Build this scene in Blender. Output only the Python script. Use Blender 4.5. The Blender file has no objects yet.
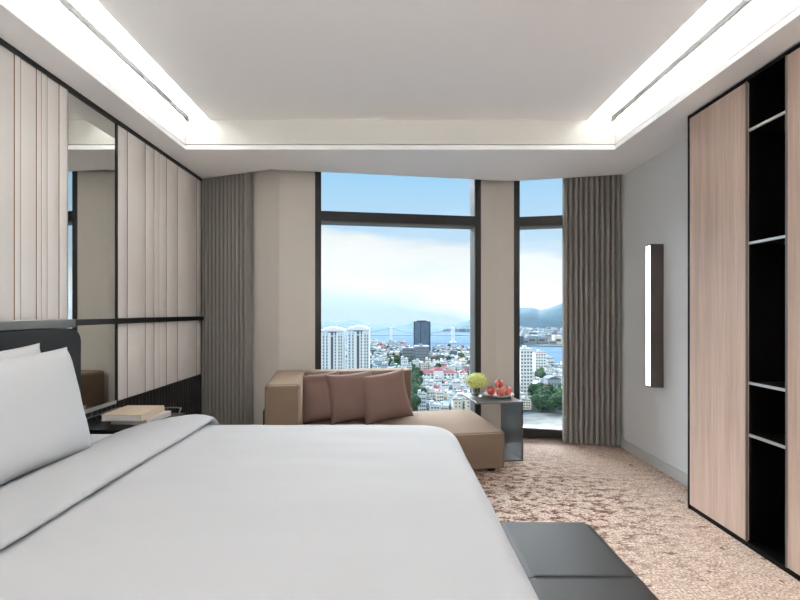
import bpy, bmesh, math, random
from mathutils import Vector, Matrix, noise
random.seed(7)
C = bpy.context.scene.collection
PI = math.pi
F, CX, CY, EYE = 440.0, 392.0, 311.5, 1.3

def at(px, py, Y):
    return Vector(((px-CX)/F*Y, Y, EYE-(py-CY)/F*Y))

# ------------------------------------------------------------------ materials
def lin(c):
    return tuple(((v/255.0)/12.92 if v/255.0 <= .04045 else ((v/255.0+.055)/1.055)**2.4) for v in c) + (1.0,)

def mat(name, col, rough=.6, metal=0.0, var=0.0, scale=30.0, bump=0.0, bscale=None, spec=None, stretch=None, sheen=0):
    """principled material; var mixes a slightly darker tone by noise, bump adds fine relief"""
    m = bpy.data.materials.new(name); m.use_nodes = True
    nt = m.node_tree; b = nt.nodes['Principled BSDF']
    b.inputs['Base Color'].default_value = lin(col)
    b.inputs['Roughness'].default_value = rough
    b.inputs['Metallic'].default_value = metal
    if spec is not None: b.inputs['Specular IOR Level'].default_value = spec
    if sheen:
        b.inputs['Sheen Weight'].default_value = sheen; b.inputs['Sheen Tint'].default_value = lin(tuple(min(255, v*1.35+30) for v in col))
    tc = nt.nodes.new('ShaderNodeTexCoord'); mp = nt.nodes.new('ShaderNodeMapping')
    nt.links.new(tc.outputs['Object'], mp.inputs['Vector'])
    if stretch: mp.inputs['Scale'].default_value = stretch
    if var:
        n = nt.nodes.new('ShaderNodeTexNoise'); n.inputs['Scale'].default_value = scale; n.inputs['Detail'].default_value = 4
        nt.links.new(mp.outputs[0], n.inputs['Vector'])
        r = nt.nodes.new('ShaderNodeValToRGB'); r.color_ramp.elements[0].position = .3; r.color_ramp.elements[1].position = .7
        c0 = lin(tuple(v*(1-var) for v in col)); c1 = lin(tuple(min(255, v*(1+var*.6)) for v in col))
        r.color_ramp.elements[0].color = c0; r.color_ramp.elements[1].color = c1
        nt.links.new(n.outputs['Fac'], r.inputs['Fac']); nt.links.new(r.outputs['Color'], b.inputs['Base Color'])
    if bump:
        n2 = nt.nodes.new('ShaderNodeTexNoise'); n2.inputs['Scale'].default_value = bscale or scale; n2.inputs['Detail'].default_value = 3
        nt.links.new(mp.outputs[0], n2.inputs['Vector'])
        bp = nt.nodes.new('ShaderNodeBump'); bp.inputs['Strength'].default_value = bump; bp.inputs['Distance'].default_value = .004
        nt.links.new(n2.outputs['Fac'], bp.inputs['Height']); nt.links.new(bp.outputs['Normal'], b.inputs['Normal'])
    return m

def emis(name, col, strength):
    m = bpy.data.materials.new(name); m.use_nodes = True
    b = m.node_tree.nodes['Principled BSDF']
    b.inputs['Base Color'].default_value = lin(col)
    b.inputs['Emission Color'].default_value = lin(col); b.inputs['Emission Strength'].default_value = strength
    return m

def carpet_mat():
    m = bpy.data.materials.new('carpet'); m.use_nodes = True
    nt = m.node_tree; N = nt.nodes; L = nt.links; b = N['Principled BSDF']
    b.inputs['Roughness'].default_value = .95; b.inputs['Specular IOR Level'].default_value = .1
    tc = N.new('ShaderNodeTexCoord')
    def mapping(s, off=(0,0,0)):
        q = N.new('ShaderNodeMapping'); q.inputs['Scale'].default_value = s; q.inputs['Location'].default_value = off
        L.new(tc.outputs['Object'], q.inputs['Vector']); return q
    def noi(mp, sc, det=5, rough=.6):
        n = N.new('ShaderNodeTexNoise'); n.inputs['Scale'].default_value = sc; n.inputs['Detail'].default_value = det
        n.inputs['Roughness'].default_value = rough; L.new(mp.outputs[0], n.inputs['Vector']); return n
    def ramp(src, p0, p1, c0=(0,0,0,1), c1=(1,1,1,1)):
        r = N.new('ShaderNodeValToRGB'); e = r.color_ramp.elements
        e[0].position, e[1].position = p0, p1; e[0].color, e[1].color = c0, c1
        L.new(src, r.inputs['Fac']); return r
    def mul(a, c):
        k = N.new('ShaderNodeMath'); k.operation = 'MULTIPLY'; L.new(a, k.inputs[0])
        if isinstance(c, (int, float)): k.inputs[1].default_value = c
        else: L.new(c, k.inputs[1])
        return k.outputs[0]
    def mix(f, a, c):
        k = N.new('ShaderNodeMix'); k.data_type = 'RGBA'; L.new(f, k.inputs['Factor'])
        for s, v in ((k.inputs['A'], a), (k.inputs['B'], c)):
            if isinstance(v, tuple): s.default_value = v
            else: L.new(v, s)
        return k.outputs['Result']
    base = ramp(noi(mapping((1,1,1)), 85, 4).outputs['Fac'], .34, .62, lin((132,110,96)), lin((236,218,202)))
    mid = ramp(noi(mapping((1,1.7,1)), 22, 6, .7).outputs['Fac'], .44, .64)
    area = ramp(noi(mapping((1,1.3,1), (3.1,.4,0)), 1.3, 2).outputs['Fac'], .36, .58)
    blot = ramp(noi(mapping((1,1.75,1), (7,2,0)), 11.5, 9, .84).outputs['Fac'], .495, .54)
    few = ramp(noi(mapping((1,2.6,1), (1,5,0)), 6.5, 5, .6).outputs['Fac'], .635, .66)
    dst = N.new('ShaderNodeVectorMath'); dst.operation = 'DISTANCE'; dst.inputs[1].default_value = (1.0,3.05,0); L.new(tc.outputs['Object'], dst.inputs[0])
    mr = N.new('ShaderNodeMapRange'); mr.interpolation_type = 'SMOOTHSTEP'; mr.inputs['From Min'].default_value = .35; mr.inputs['From Max'].default_value = 1.25
    mr.inputs['To Min'].default_value = 1.0; mr.inputs['To Max'].default_value = .0; L.new(dst.outputs['Value'], mr.inputs['Value'])
    mxx = N.new('ShaderNodeMath'); mxx.operation = 'MAXIMUM'; L.new(mul(area.outputs['Color'], .45), mxx.inputs[0]); L.new(mr.outputs[0], mxx.inputs[1])
    c = mix(mul(mid.outputs['Color'], .62), base.outputs['Color'], lin((188,154,132)))
    c = mix(mul(mul(blot.outputs['Color'], mxx.outputs[0]), .95), c, lin((92,54,42)))
    c = mix(mul(few.outputs['Color'], .8), c, lin((98,60,48)))
    L.new(c, b.inputs['Base Color'])
    bn = noi(mapping((1,1,1)), 260, 2); bp = N.new('ShaderNodeBump')
    bp.inputs['Strength'].default_value = .7; bp.inputs['Distance'].default_value = .006
    L.new(bn.outputs['Fac'], bp.inputs['Height']); L.new(bp.outputs['Normal'], b.inputs['Normal'])
    return m

def wood_mat():
    m = bpy.data.materials.new('oak_veneer'); m.use_nodes = True
    nt = m.node_tree; N = nt.nodes; L = nt.links; b = N['Principled BSDF']
    b.inputs['Roughness'].default_value = .5
    tc = N.new('ShaderNodeTexCoord')
    def noi(s, sc, det, rough=.6):
        q = N.new('ShaderNodeMapping'); q.inputs['Scale'].default_value = s; L.new(tc.outputs['Object'], q.inputs['Vector'])
        n = N.new('ShaderNodeTexNoise'); n.inputs['Scale'].default_value = sc; n.inputs['Detail'].default_value = det
        n.inputs['Roughness'].default_value = rough; L.new(q.outputs[0], n.inputs['Vector']); return n
    broad = noi((1,1,.05), 9, 3); fine = noi((1,1,.025), 95, 6, .7)
    r = N.new('ShaderNodeValToRGB'); e = r.color_ramp.elements
    e[0].position, e[1].position = .32, .68; e[0].color, e[1].color = lin((178,155,142)), lin((212,190,176))
    L.new(broad.outputs['Fac'], r.inputs['Fac'])
    r2 = N.new('ShaderNodeValToRGB'); e = r2.color_ramp.elements
    e[0].position, e[1].position = .30, .62; e[0].color, e[1].color = (.66,.63,.6,1), (1,1,1,1)
    L.new(fine.outputs['Fac'], r2.inputs['Fac'])
    k = N.new('ShaderNodeMix'); k.data_type = 'RGBA'; k.blend_type = 'MULTIPLY'; k.inputs['Factor'].default_value = .6
    L.new(r.outputs['Color'], k.inputs['A']); L.new(r2.outputs['Color'], k.inputs['B']); L.new(k.outputs['Result'], b.inputs['Base Color'])
    return m

def glass_mat():
    m = bpy.data.materials.new('window_glass'); m.use_nodes = True
    nt = m.node_tree; N = nt.nodes; L = nt.links; N.remove(N['Principled BSDF'])
    t = N.new('ShaderNodeBsdfTransparent'); t.inputs['Color'].default_value = (.97,.985,.985,1)
    g = N.new('ShaderNodeBsdfGlossy'); g.inputs['Roughness'].default_value = 0.0
    fr = N.new('ShaderNodeFresnel'); fr.inputs['IOR'].default_value = 1.2
    mx = N.new('ShaderNodeMixShader'); L.new(fr.outputs[0], mx.inputs[0]); L.new(t.outputs[0], mx.inputs[1]); L.new(g.outputs[0], mx.inputs[2])
    L.new(mx.outputs[0], N['Material Output'].inputs['Surface']); return m

M = {
 'ceiling': mat('ceiling_paint', (247,247,247), .9), 'soffit': mat('soffit_paint', (250,250,250), .9),
 'cove': mat('cove_paint', (240,236,230), .9), 'fasciapaint': mat('fascia_paint', (212,210,204), .9), 'lip': mat('cove_lip_metal', (84,84,82), .6),
 'carpet': carpet_mat(), 'wood': wood_mat(), 'glass': glass_mat(),
 'greywall': mat('grey_wallpaper', (210,213,215), .75, var=.02, scale=200), 'backwall': mat('back_wall_paint', (214,208,200), .8),
 'taupe': mat('taupe_panel', (186,180,173), .7), 'frame': mat('window_frame_dark', (30,30,28), .5, spec=.35), 'reveal': mat('window_frame_grey', (92,92,90), .5),
 'curtain': mat('curtain_charcoal', (128,124,118), .9, var=.04, scale=300, sheen=.2), 'skirting': mat('skirting_paint', (190,191,192), .6),
 'black': mat('black_metal', (20,20,20), .35), 'blackmatte': mat('black_laminate', (6,6,6), .5, spec=.15), 'ribdark': mat('dark_ribbed', (34,32,31), .45),
 'chrome': mat('brushed_chrome', (215,215,214), .35, metal=.7), 'darkchrome': mat('smoked_metal', (128,125,122), .35, metal=.6),
 'panel': mat('panel_leather', (246,241,236), .55, bump=.08, bscale=220), 'seam': mat('bronze_seam', (140,100,66), .5),
 'mirror': mat('mirror_glass', (222,224,220), .02, metal=1), 'leather': mat('charcoal_leather', (30,30,31), .5, bump=.12, bscale=300),
 'bench': mat('bench_leather', (46,45,45), .5, spec=.3, bump=.1, bscale=300), 'thread': mat('bench_thread', (30,30,32), .7),
 'linen': mat('white_linen', (161,161,162), .85, bump=.04, bscale=240, sheen=.1), 'linen2': mat('white_pillowcase', (194,194,195), .85, bump=.04, bscale=240),
 'sheet': mat('white_sheet', (212,214,218), .85), 'bedbase': mat('bed_base_fabric', (52,50,50), .8),
 'sofa': mat('tan_upholstery', (112,94,78), .95, var=.12, scale=260, bump=.3, bscale=420, sheen=.5), 'piping': mat('pale_piping', (146,126,106), .85),
 'cushion': mat('mauve_velvet', (106,82,74), .85, var=.06, scale=300, bump=.25, bscale=500, sheen=.25),
 'tabletop': mat('dark_bronze_metal', (104,104,103), .3, metal=.6), 'plate': mat('white_china', (238,236,232), .25),
 'stem': mat('stem_brown', (92,70,40), .7), 'leafstem': mat('stem_green', (96,130,52), .6),
 'bookcover': mat('beige_book_cloth', (202,184,162), .75, var=.03, scale=300), 'bookcover2': mat('grey_book_cloth', (196,190,182), .75), 'pages': mat('book_pages', (206,204,202), .8, stretch=(1,1,60), var=.06, scale=12),
 'sconcebody': mat('sconce_bronze', (96,88,84), .4, metal=.4), 'sconcelight': emis('sconce_diffuser', (255,244,230), 2.2),
}
def apple_mat():
    m = bpy.data.materials.new('apple_skin'); m.use_nodes = True
    nt = m.node_tree; N = nt.nodes; L = nt.links; b = N['Principled BSDF']; b.inputs['Roughness'].default_value = .3
    tc = N.new('ShaderNodeTexCoord'); q = N.new('ShaderNodeMapping'); q.inputs['Scale'].default_value = (1,1,.35); L.new(tc.outputs['Object'], q.inputs['Vector'])
    n = N.new('ShaderNodeTexNoise'); n.inputs['Scale'].default_value = 45; n.inputs['Detail'].default_value = 4; L.new(q.outputs[0], n.inputs['Vector'])
    r = N.new('ShaderNodeValToRGB'); e = r.color_ramp.elements; e[0].position, e[1].position = .38, .72
    e[0].color, e[1].color = lin((150,38,42)), lin((216,130,108)); L.new(n.outputs['Fac'], r.inputs['Fac']); L.new(r.outputs['Color'], b.inputs['Base Color']); return m
M['apple'] = apple_mat()
M['bloom'] = mat('hydrangea_petal', (206,212,128), .7, var=.18, scale=40)
def clear_glass():
    m = bpy.data.materials.new('clear_glass'); m.use_nodes = True
    b = m.node_tree.nodes['Principled BSDF']; b.inputs['Transmission Weight'].default_value = 1; b.inputs['Roughness'].default_value = .02; b.inputs['IOR'].default_value = 1.3
    b.inputs['Base Color'].default_value = (.95,.97,.95,1); return m
M['clear'] = clear_glass()
# outside
M['white_wall'] = mat('white_render', (226,228,226), .8); M['white_house'] = mat('white_house_render', (198,204,203), .8, var=.06, scale=.4); M['cream_wall'] = mat('cream_render', (216,208,192), .8); M['grey_wall'] = mat('grey_render', (140,152,156), .8)
M['pale_blue'] = mat('pale_blue_cladding', (186,208,222), .6); M['win_dark'] = mat('dark_window', (78,92,104), .35); M['red_roof'] = mat('red_roof', (150,72,74), .8)
M['grey_roof'] = mat('grey_roof', (82,96,104), .7); M['white_roof'] = mat('white_roof', (146,156,160), .7); M['blue_roof'] = mat('blue_metal_roof', (104,126,142), .6)
M['tower_glass'] = mat('blue_grey_glass', (84,106,128), .35, var=.12, scale=.12); M['tower_dark'] = mat('dark_cladding', (48,58,70), .5)
M['grid_wall'] = mat('concrete_grey', (128,136,142), .8); M['leaf'] = mat('tree_leaf', (48,78,50), .9, var=.35, scale=.5); M['leaf2'] = mat('tree_leaf_light', (70,104,60), .9, var=.3, scale=.5)
M['trunk'] = mat('tree_bark', (80,64,50), .9); M['city_ground'] = mat('city_ground', (72,86,84), .9, var=.25, scale=.12); M['street'] = mat('paved_lot', (132,130,120), .9, var=.12, scale=.15)
M['sea'] = mat('sea_water', (76,108,130), .9, spec=.1, var=.08, scale=.01, stretch=(1,3,1)); M['hill'] = mat('hill_forest', (62,98,108), .95, var=.22, scale=.012); M['bridge'] = mat('bridge_white', (222,228,230), .7)

# ------------------------------------------------------------------ mesh helpers
def box(bm, x0, x1, y0, y1, z0, z1, mi=0):
    vs = [bm.verts.new(p) for p in ((x0,y0,z0),(x1,y0,z0),(x1,y1,z0),(x0,y1,z0),(x0,y0,z1),(x1,y0,z1),(x1,y1,z1),(x0,y1,z1))]
    for f in ((3,2,1,0),(4,5,6,7),(0,1,5,4),(1,2,6,5),(2,3,7,6),(3,0,4,7)):
        bm.faces.new([vs[i] for i in f]).material_index = mi
    return vs
def rbox(bm, x0, x1, y0, y1, z0, z1, r, seg=4):
    t = bmesh.new(); box(t, x0, x1, y0, y1, z0, z1)
    bmesh.ops.bevel(t, geom=t.edges[:] , offset=r, segments=seg, profile=.5, affect='EDGES')
    me = bpy.data.meshes.new('t'); t.to_mesh(me); t.free(); bm.from_mesh(me); bpy.data.meshes.remove(me)
def prism(bm, pts, z0, z1, mi=0):
    """plan polygon (counter-clockwise) extruded up"""
    a = [bm.verts.new((x,y,z0)) for x,y in pts]; b = [bm.verts.new((x,y,z1)) for x,y in pts]
    bm.faces.new(a[::-1]).material_index = mi; bm.faces.new(b).material_index = mi
    n = len(pts)
    for i in range(n):
        bm.faces.new((a[i], a[(i+1)%n], b[(i+1)%n], b[i])).material_index = mi
def prism_y(bm, pts, y0, y1, mi=0):
    """x-z polygon extruded along y"""
    a = [bm.verts.new((x,y0,z)) for x,z in pts]; b = [bm.verts.new((x,y1,z)) for x,z in pts]
    bm.faces.new(a).material_index = mi; bm.faces.new(b[::-1]).material_index = mi
    n = len(pts)
    for i in range(n):
        bm.faces.new((a[i], b[i], b[(i+1)%n], a[(i+1)%n])).material_index = mi
def tube(bm, pts, r, seg=8, closed=False):
    pts = [Vector(p) for p in pts]; rings = []; n = len(pts)
    for i, p in enumerate(pts):
        d = (pts[(i+1)%n]-pts[i-1]) if closed else (pts[min(i+1,n-1)]-pts[max(i-1,0)])
        d.normalize(); up = Vector((0,0,1)) if abs(d.z) < .9 else Vector((1,0,0))
        u = d.cross(up).normalized(); v = u.cross(d)
        rings.append([bm.verts.new(p+(u*math.cos(a)+v*math.sin(a))*r) for a in [2*PI*k/seg for k in range(seg)]])
    for i in range(n if closed else n-1):
        A, B = rings[i], rings[(i+1)%n]
        for k in range(seg): bm.faces.new((A[k], A[(k+1)%seg], B[(k+1)%seg], B[k]))
    if not closed: bm.faces.new(rings[0][::-1]); bm.faces.new(rings[-1])
def lathe(bm, prof, seg=32, c=(0,0,0)):
    rings = []
    for r, z in prof:
        if r < 1e-5: rings.append([bm.verts.new((c[0],c[1],c[2]+z))])
        else: rings.append([bm.verts.new((c[0]+r*math.cos(2*PI*k/seg), c[1]+r*math.sin(2*PI*k/seg), c[2]+z)) for k in range(seg)])
    for A, B in zip(rings, rings[1:]):
        for k in range(seg):
            a, b = A[k%len(A)], A[(k+1)%len(A)]; c2, d = B[(k+1)%len(B)], B[k%len(B)]
            vs = []
            for v in (a, b, c2, d):
                if v not in vs: vs.append(v)
            if len(vs) > 2: bm.faces.new(vs)
def obj(name, bm, m, parent=None, smooth=False, loc=None, rz=0, recalc=True):
    if recalc: bmesh.ops.recalc_face_normals(bm, faces=bm.faces)
    me = bpy.data.meshes.new(name); bm.to_mesh(me); bm.free()
    for k in (m if isinstance(m, (list, tuple)) else [m]): me.materials.append(M[k])
    if smooth:
        for p in me.polygons: p.use_smooth = True
        if smooth == 'angle': me.set_sharp_from_angle(angle=math.radians(40))
    o = bpy.data.objects.new(name, me); C.objects.link(o)
    if parent: o.parent = parent
    if loc is not None: o.location = loc
    if rz: o.rotation_euler.z = rz
    return o
def tag(o, label, cat, group=None, kind=None):
    o['label'] = label; o['category'] = cat
    if group: o['group'] = group
    if kind: o['kind'] = kind
    return o
def thing(name, label, cat, loc=(0,0,0), rz=0, group=None):
    o = bpy.data.objects.new(name, None); C.objects.link(o); o.empty_display_size = .1
    o.location = loc; o.rotation_euler.z = rz
    return tag(o, label, cat, group)
def struct(name, bm, m, **k):
    o = obj(name, bm, m, **k); o['kind'] = 'structure'; return o
def B(): return bmesh.new()
def copy_tree(o, parent=None):
    c = o.copy(); C.objects.link(c); c.parent = parent
    for ch in list(o.children): copy_tree(ch, c)
    return c

# ------------------------------------------------------------------ room shell
YB, TOP = -2.6, 3.05
ROT1, ROT2 = math.atan(.161), math.atan(-.2)
XL, XR, XR2 = -1.90, 2.205, 2.50
bm = B(); box(bm, -2.05, 2.75, YB-.15, 4.95, -.06, 0); struct('floor', bm, 'carpet')
bm = B(); box(bm, -2.05, XL, YB-.15, 4.95, 0, TOP); struct('wall_left', bm, 'backwall')
bm = B(); box(bm, XL, XR2, YB-.15, YB, 0, TOP); struct('wall_back', bm, 'backwall')
bm = B(); prism(bm, [(XR2,YB-.15),(2.75,YB-.15),(2.75,4.95),(XR,4.95),(XR,2.912),(XR2,2.912)], 0, TOP); struct('wall_right', bm, 'greywall')
bm = B()
prism(bm, [(-1.90,4.468),(-1.066,4.151),(-.735,4.204),(-.735-.045,4.48),(-1.1,4.45),(-1.90,4.75)], 0, TOP)
prism(bm, [(.904,4.468),(1.062,4.499),(1.2465,4.500),(1.30,4.76),(.86,4.745)], 0, TOP)
prism(bm, [(2.05,4.339),(2.205,4.308),(2.205,4.6),(2.10,4.6)], 0, TOP)
struct('wall_window_side', bm, 'taupe')
# roof above the coves, dropped ceiling, light coves and soffits
bm = B(); box(bm, -2.05, 2.75, YB-.15, 4.95, TOP, TOP+.1); struct('ceiling_upper', bm, 'cove')
bm = B(); box(bm, -1.463, 1.57, YB, 3.536, 2.84, TOP); struct('ceiling', bm, 'ceiling')
def soffit_profile(s, xo, xw):
    e = xo
    return [(e,2.6),(e,2.632),(e+s*.03,2.633),(e+s*.03,2.646),(e+s*.006,2.646),(e+s*.006,2.845),(e+s*.06,2.845),(e+s*.06,2.79),(e+s*.16,2.79),(e+s*.16,TOP),(xw,TOP),(xw,2.6)]
bm = B(); prism_y(bm, soffit_profile(-1, -1.655, XL), YB, 3.53); struct('ceiling_soffit_left', bm, 'soffit')
bm = B(); prism_y(bm, soffit_profile(1, 1.785, XR2), YB, 2.912); prism_y(bm, soffit_profile(1, 1.785, XR), 2.912, 3.53); struct('ceiling_soffit_right', bm, 'soffit')
for n, s, e in (('trim_1', -1, -1.655), ('trim_2', 1, 1.785)):          # projecting lip that hides each light strip
    bm = B(); x = sorted((e+s*.058, e-s*.022)); box(bm, x[0], x[1], YB, 3.535, 2.848, 2.868); x = sorted((e-s*.016, e-s*.022)); box(bm, x[0], x[1], YB, 3.535, 2.824, 2.8475); struct(n, bm, 'lip')
edge = [(XL,4.32),(-1.87,4.312),(-1.117,4.03),(.367,4.258),(.80,4.325),(1.00,4.362),(1.14,4.376),(1.28,4.372),(1.45,4.34),(XR,4.166)]
bm = B()
prism(bm, [(XL,3.56),(XR,3.56)]+edge[::-1], 2.6, 2.90)
struct('ceiling_soffit_front', bm, 'soffit')
bm = B(); box(bm, XL, XR, 3.53, 3.56, 2.6, 2.632); struct('trim_3', bm, 'soffit')
bm = B(); box(bm, XL, XR, 3.536, 3.56, 2.646, TOP); struct('ceiling_fascia', bm, 'fasciapaint')
bm = B(); box(bm, XL, XR, 3.56, 3.62, 2.90, TOP); struct('ceiling_bulkhead', bm, 'cove')
bm = B(); box(bm, XR-.012, XR, 2.914, 4.30, 0, .085); struct('baseboard_right', bm, 'skirting')

# windows: (origin at the room-side face of the frame, s along the facade, t outwards)
def window(name, loc, rz, L):
    w = bpy.data.objects.new(name, None); C.objects.link(w); w.location = (loc[0], loc[1], 0); w.rotation_euler.z = rz; w['kind'] = 'structure'
    fw = .058
    bm = B()
    box(bm, 0, fw, 0, .15, .0, 2.80); box(bm, L-fw, L, 0, .15, .0, 2.80)
    box(bm, fw, L-fw, 0, .15, .03, .10); box(bm, fw, L-fw, 0, .15, 2.72, 2.80)
    obj('window_frame', bm, 'frame', w)
    bm = B(); box(bm, fw, L-fw, -.004, .146, 2.170, 2.264); obj('transom', bm, 'frame', w)
    bm = B(); box(bm, L-fw-.006, L-fw, .012, .15, .10, 2.17); box(bm, L-fw-.006, L-fw, .012, .15, 2.264, 2.72); obj('jamb_lining', bm, 'reveal', w)
    bm = B(); box(bm, fw, L-fw, .01, .15, .10, .112); box(bm, fw, L-fw-.006, .01, .145, 2.158, 2.170); obj('sill_lining', bm, 'reveal', w)
    for z0, z1 in ((.112, 2.158), (2.264, 2.72)):
        bm = B(); box(bm, fw, L-fw-.006, .12, .126, z0, z1); obj('pane', bm, 'glass', w)
    bm = B(); box(bm, -.02, L+.02, .15, .20, -.06, .09); obj('outer_rail', bm, 'frame', w)
    bm = B(); box(bm, -.02, L+.02, .10, .2, 2.80, TOP); obj('head_panel', bm, 'frame', w)
window('window_1', (-.735,4.204), ROT1, 1.660)
window('window_2', (1.2465,4.500), ROT2, .822)

# curtains
def curtain(name, pts, z0, z1, label, period=.048, depth=.060):
    P = [Vector((x,y,0)) for x,y in pts]; segs = [(P[i+1]-P[i]).length for i in range(len(P)-1)]; tot = sum(segs)
    n = max(1, round(tot/period)); m = 20; front = []; back = []; y_seed = pts[0][0]
    for i in range(n*m+1):
        s = tot*i/(n*m); k = 0; q = s
        while k < len(segs)-1 and q > segs[k]: q -= segs[k]; k += 1
        d = (P[k+1]-P[k]).normalized(); nr = Vector((d.y,-d.x,0))
        ph = (i % m)/m; jit = 1+.45*noise.noise(Vector(((i//m)*.77+.31, 3.3, y_seed)))
        d_ = min(ph, 1-ph); slot = min(1, d_/.20); slot = slot*slot*(3-2*slot)
        h = depth*(.62*slot+.38*(1-(2*ph-1)**2)*min(1.1, jit))
        p = P[k]+d*q; front.append(p+nr*h); back.append(p-nr*.012)
    ring = front+back[::-1]
    bm = B(); Z = [z0+(z1-z0)*j/8 for j in range(9)]
    rows = [[bm.verts.new((p.x, p.y, z)) for p in ring] for z in Z]
    R = len(ring)
    for a, b in zip(rows, rows[1:]):
        for i in range(R): bm.faces.new((a[i], a[(i+1)%R], b[(i+1)%R], b[i]))
    bm.faces.new(rows[0][::-1]); bm.faces.new(rows[-1])
    return tag(obj(name, bm, 'curtain', smooth='angle'), label, 'curtain')
curtain('curtain', [(-1.868,4.385),(-1.345,4.192)], .018, 2.86, 'charcoal pleated curtain hanging between the striped wall panels and the taupe column')
curtain('curtain', [(1.690,4.362),(1.740,4.350),(2.198,4.236)], .02, 2.86, 'charcoal pleated curtain hanging beside the grey wall with the tall sconce')

# ------------------------------------------------------------------ bed-head wall (its face is at X = -1.87)
XF = -1.87
def strip_panel(name, y0, y1, z0, z1, lines, label, tone='panel'):
    """upholstered panel; lines are the seam positions along Y, every second strip stands a little proud"""
    t = thing(name, label, 'wall panel', (XL+.003, (y0+y1)/2, z0))
    cy = (y0+y1)/2; bm = B(); ys = [y0]+sorted(lines)+[y1]
    for i, (a, b) in enumerate(zip(ys, ys[1:])):
        g = .0022; a2 = a+(g if i else 0); b2 = b-(g if i < len(ys)-2 else 0); k = .0035 if (b-a) < .085 else 0
        rbox(bm, 0, .027+k, a2-cy, b2-cy, 0, z1-z0, .0016, 2)
    obj('padding', bm, tone, t, smooth='angle')
    for y in lines:
        bm = B(); box(bm, .001, .0282, y-.0021-cy, y+.0021-cy, .001, z1-z0-.001); obj('seam', bm, 'seam', t)
    return t
def yl(px): return -XF*F/(CX-px)                  # Y on the bed-head wall for an image column
M1, M2, YC = yl(67.5), yl(115.5), 4.30
Z0, ZA, ZB, ZT = .69, 1.215, 1.255, 2.575
left_lines = [yl(p) for p in (14.3,20.3,36.3,41.2,46.8,59)]
strip_panel('upholstered_panel', 1.55, M1-.004, ZB, ZT, left_lines+[1.72,1.80,1.94], 'cream panel with bronze seams above the headboard')
rl = [yl(p) for p in (127.3,145.2,154,159,166.4,177.4,196.6)]
strip_panel('upholstered_panel', M2+.022, YC, ZB, ZT, rl, 'tall cream striped panel between mirror and dark curtain above the metal rail')
strip_panel('upholstered_panel', M2+.022, YC, Z0, ZA, rl, 'short cream striped panel below the metal rail beside the mirror')
t = thing('mirror', 'tall narrow wall mirror between two cream striped panels', 'mirror', (XL+.003, M1, Z0))
bm = B(); box(bm, .0, .027, 0.004, M2-M1-.002, .012, ZT-Z0); obj('mirror_glass', bm, 'mirror', t)
bm = B(); box(bm, 0, .0315, M2-M1, M2-M1+.02, 0, ZT-Z0); obj('side_frame', bm, 'black', t)
bm = B(); box(bm, 0, .034, 0, M2-M1, -.012, .010); obj('bottom_frame', bm, 'chrome', t)
bm = B(); box(bm, XL, XF+.006, M2+.022, YC, Z0-.012, Z0-.001); struct('trim_4', bm, 'black')
bm = B(); box(bm, XL, XF+.012, 1.2, YC+.01, ZT, 2.60); struct('trim_5', bm, 'black')
bm = B(); box(bm, XF+.0025, XF+.030, 2.49, YC, ZA+.002, ZB-.002)
tag(obj('metal_rail', bm, 'black'), 'dark metal rail crossing the mirror and the cream striped panels', 'rail')
bm = B(); rbox(bm, XF+.002, XF+.085, 0.9, 2.485, ZA-.004, ZB+.002, .004, 2)
tag(obj('headboard_rail', bm, 'darkchrome'), 'satin grey metal rail running along above the headboard', 'rail')
bm = B(); box(bm, XL+.003, XL+.012, 1.0, YC+.02, 0, Z0-.013)
y = 1.02
while y < YC: rbox(bm, XL+.01, XL+.032, y, y+.036, 0, Z0-.013, .008, 2); y += .046
tag(obj('ribbed_panel', bm, 'ribdark', smooth='angle'), 'dark ribbed wainscot panel below the cream striped panels', 'wall panel')

# ------------------------------------------------------------------ bed
HX = -1.76
bed = thing('bed', 'king bed with charcoal leather headboard and white mattress', 'bed', (-.75,1.52,0))
def local(o, parent):                                             # meshes below are modelled in room space, then hung under their thing
    o.parent = parent; o.matrix_parent_inverse = Matrix.Translation(-Vector(parent.location)) if not parent.rotation_euler.z else (Matrix.Translation(parent.location) @ Matrix.Rotation(parent.rotation_euler.z,4,'Z')).inverted()
    return o
bm = B(); rbox(bm, HX+.005, .27, .60, 2.42, .08, .36, .02); local(obj('bed_base', bm, 'bedbase', smooth='angle'), bed)
bm = B(); rbox(bm, HX+.01, .28, .55, 2.485, .362, .620, .05, 5); local(obj('mattress', bm, 'sheet', smooth='angle'), bed)
for x in (-1.6,.15):
    for y in (.7,2.32):
        bm = B(); lathe(bm, [(0,0),(.028,0),(.034,.08),(0,.08)], 16, (x,y,0)); local(obj('leg', bm, 'black', smooth='angle'), bed)
# headboard: upright slab with rounded shoulders
def rounded_yz(y0, y1, z0, z1, r, n=8):
    pts = [(y0,z0),(y1,z0)]
    for k in range(n+1): a = PI/2*k/n; pts.append((y1-r+r*math.cos(a), z1-r+r*math.sin(a)))
    for k in range(n+1): a = PI/2+PI/2*k/n; pts.append((y0+r+r*math.cos(a), z1-r+r*math.sin(a)))
    return pts
def slab(bm, x0, x1, pts, bev):
    a = [bm.verts.new((x0,y,z)) for y,z in pts]; b = [bm.verts.new((x1,y,z)) for y,z in pts]; n = len(pts)
    bm.faces.new(a[::-1]); fb = bm.faces.new(b)
    for i in range(n): bm.faces.new((a[i], a[(i+1)%n], b[(i+1)%n], b[i]))
    bmesh.ops.bevel(bm, geom=list(fb.edges), offset=bev, segments=4, profile=.5, affect='EDGES')
bm = B(); slab(bm, XF+.006, HX, rounded_yz(.55, 2.49, .05, 1.207, .08, 10), .0075)
local(obj('headboard', bm, 'leather', smooth='angle'), bed)

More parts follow.
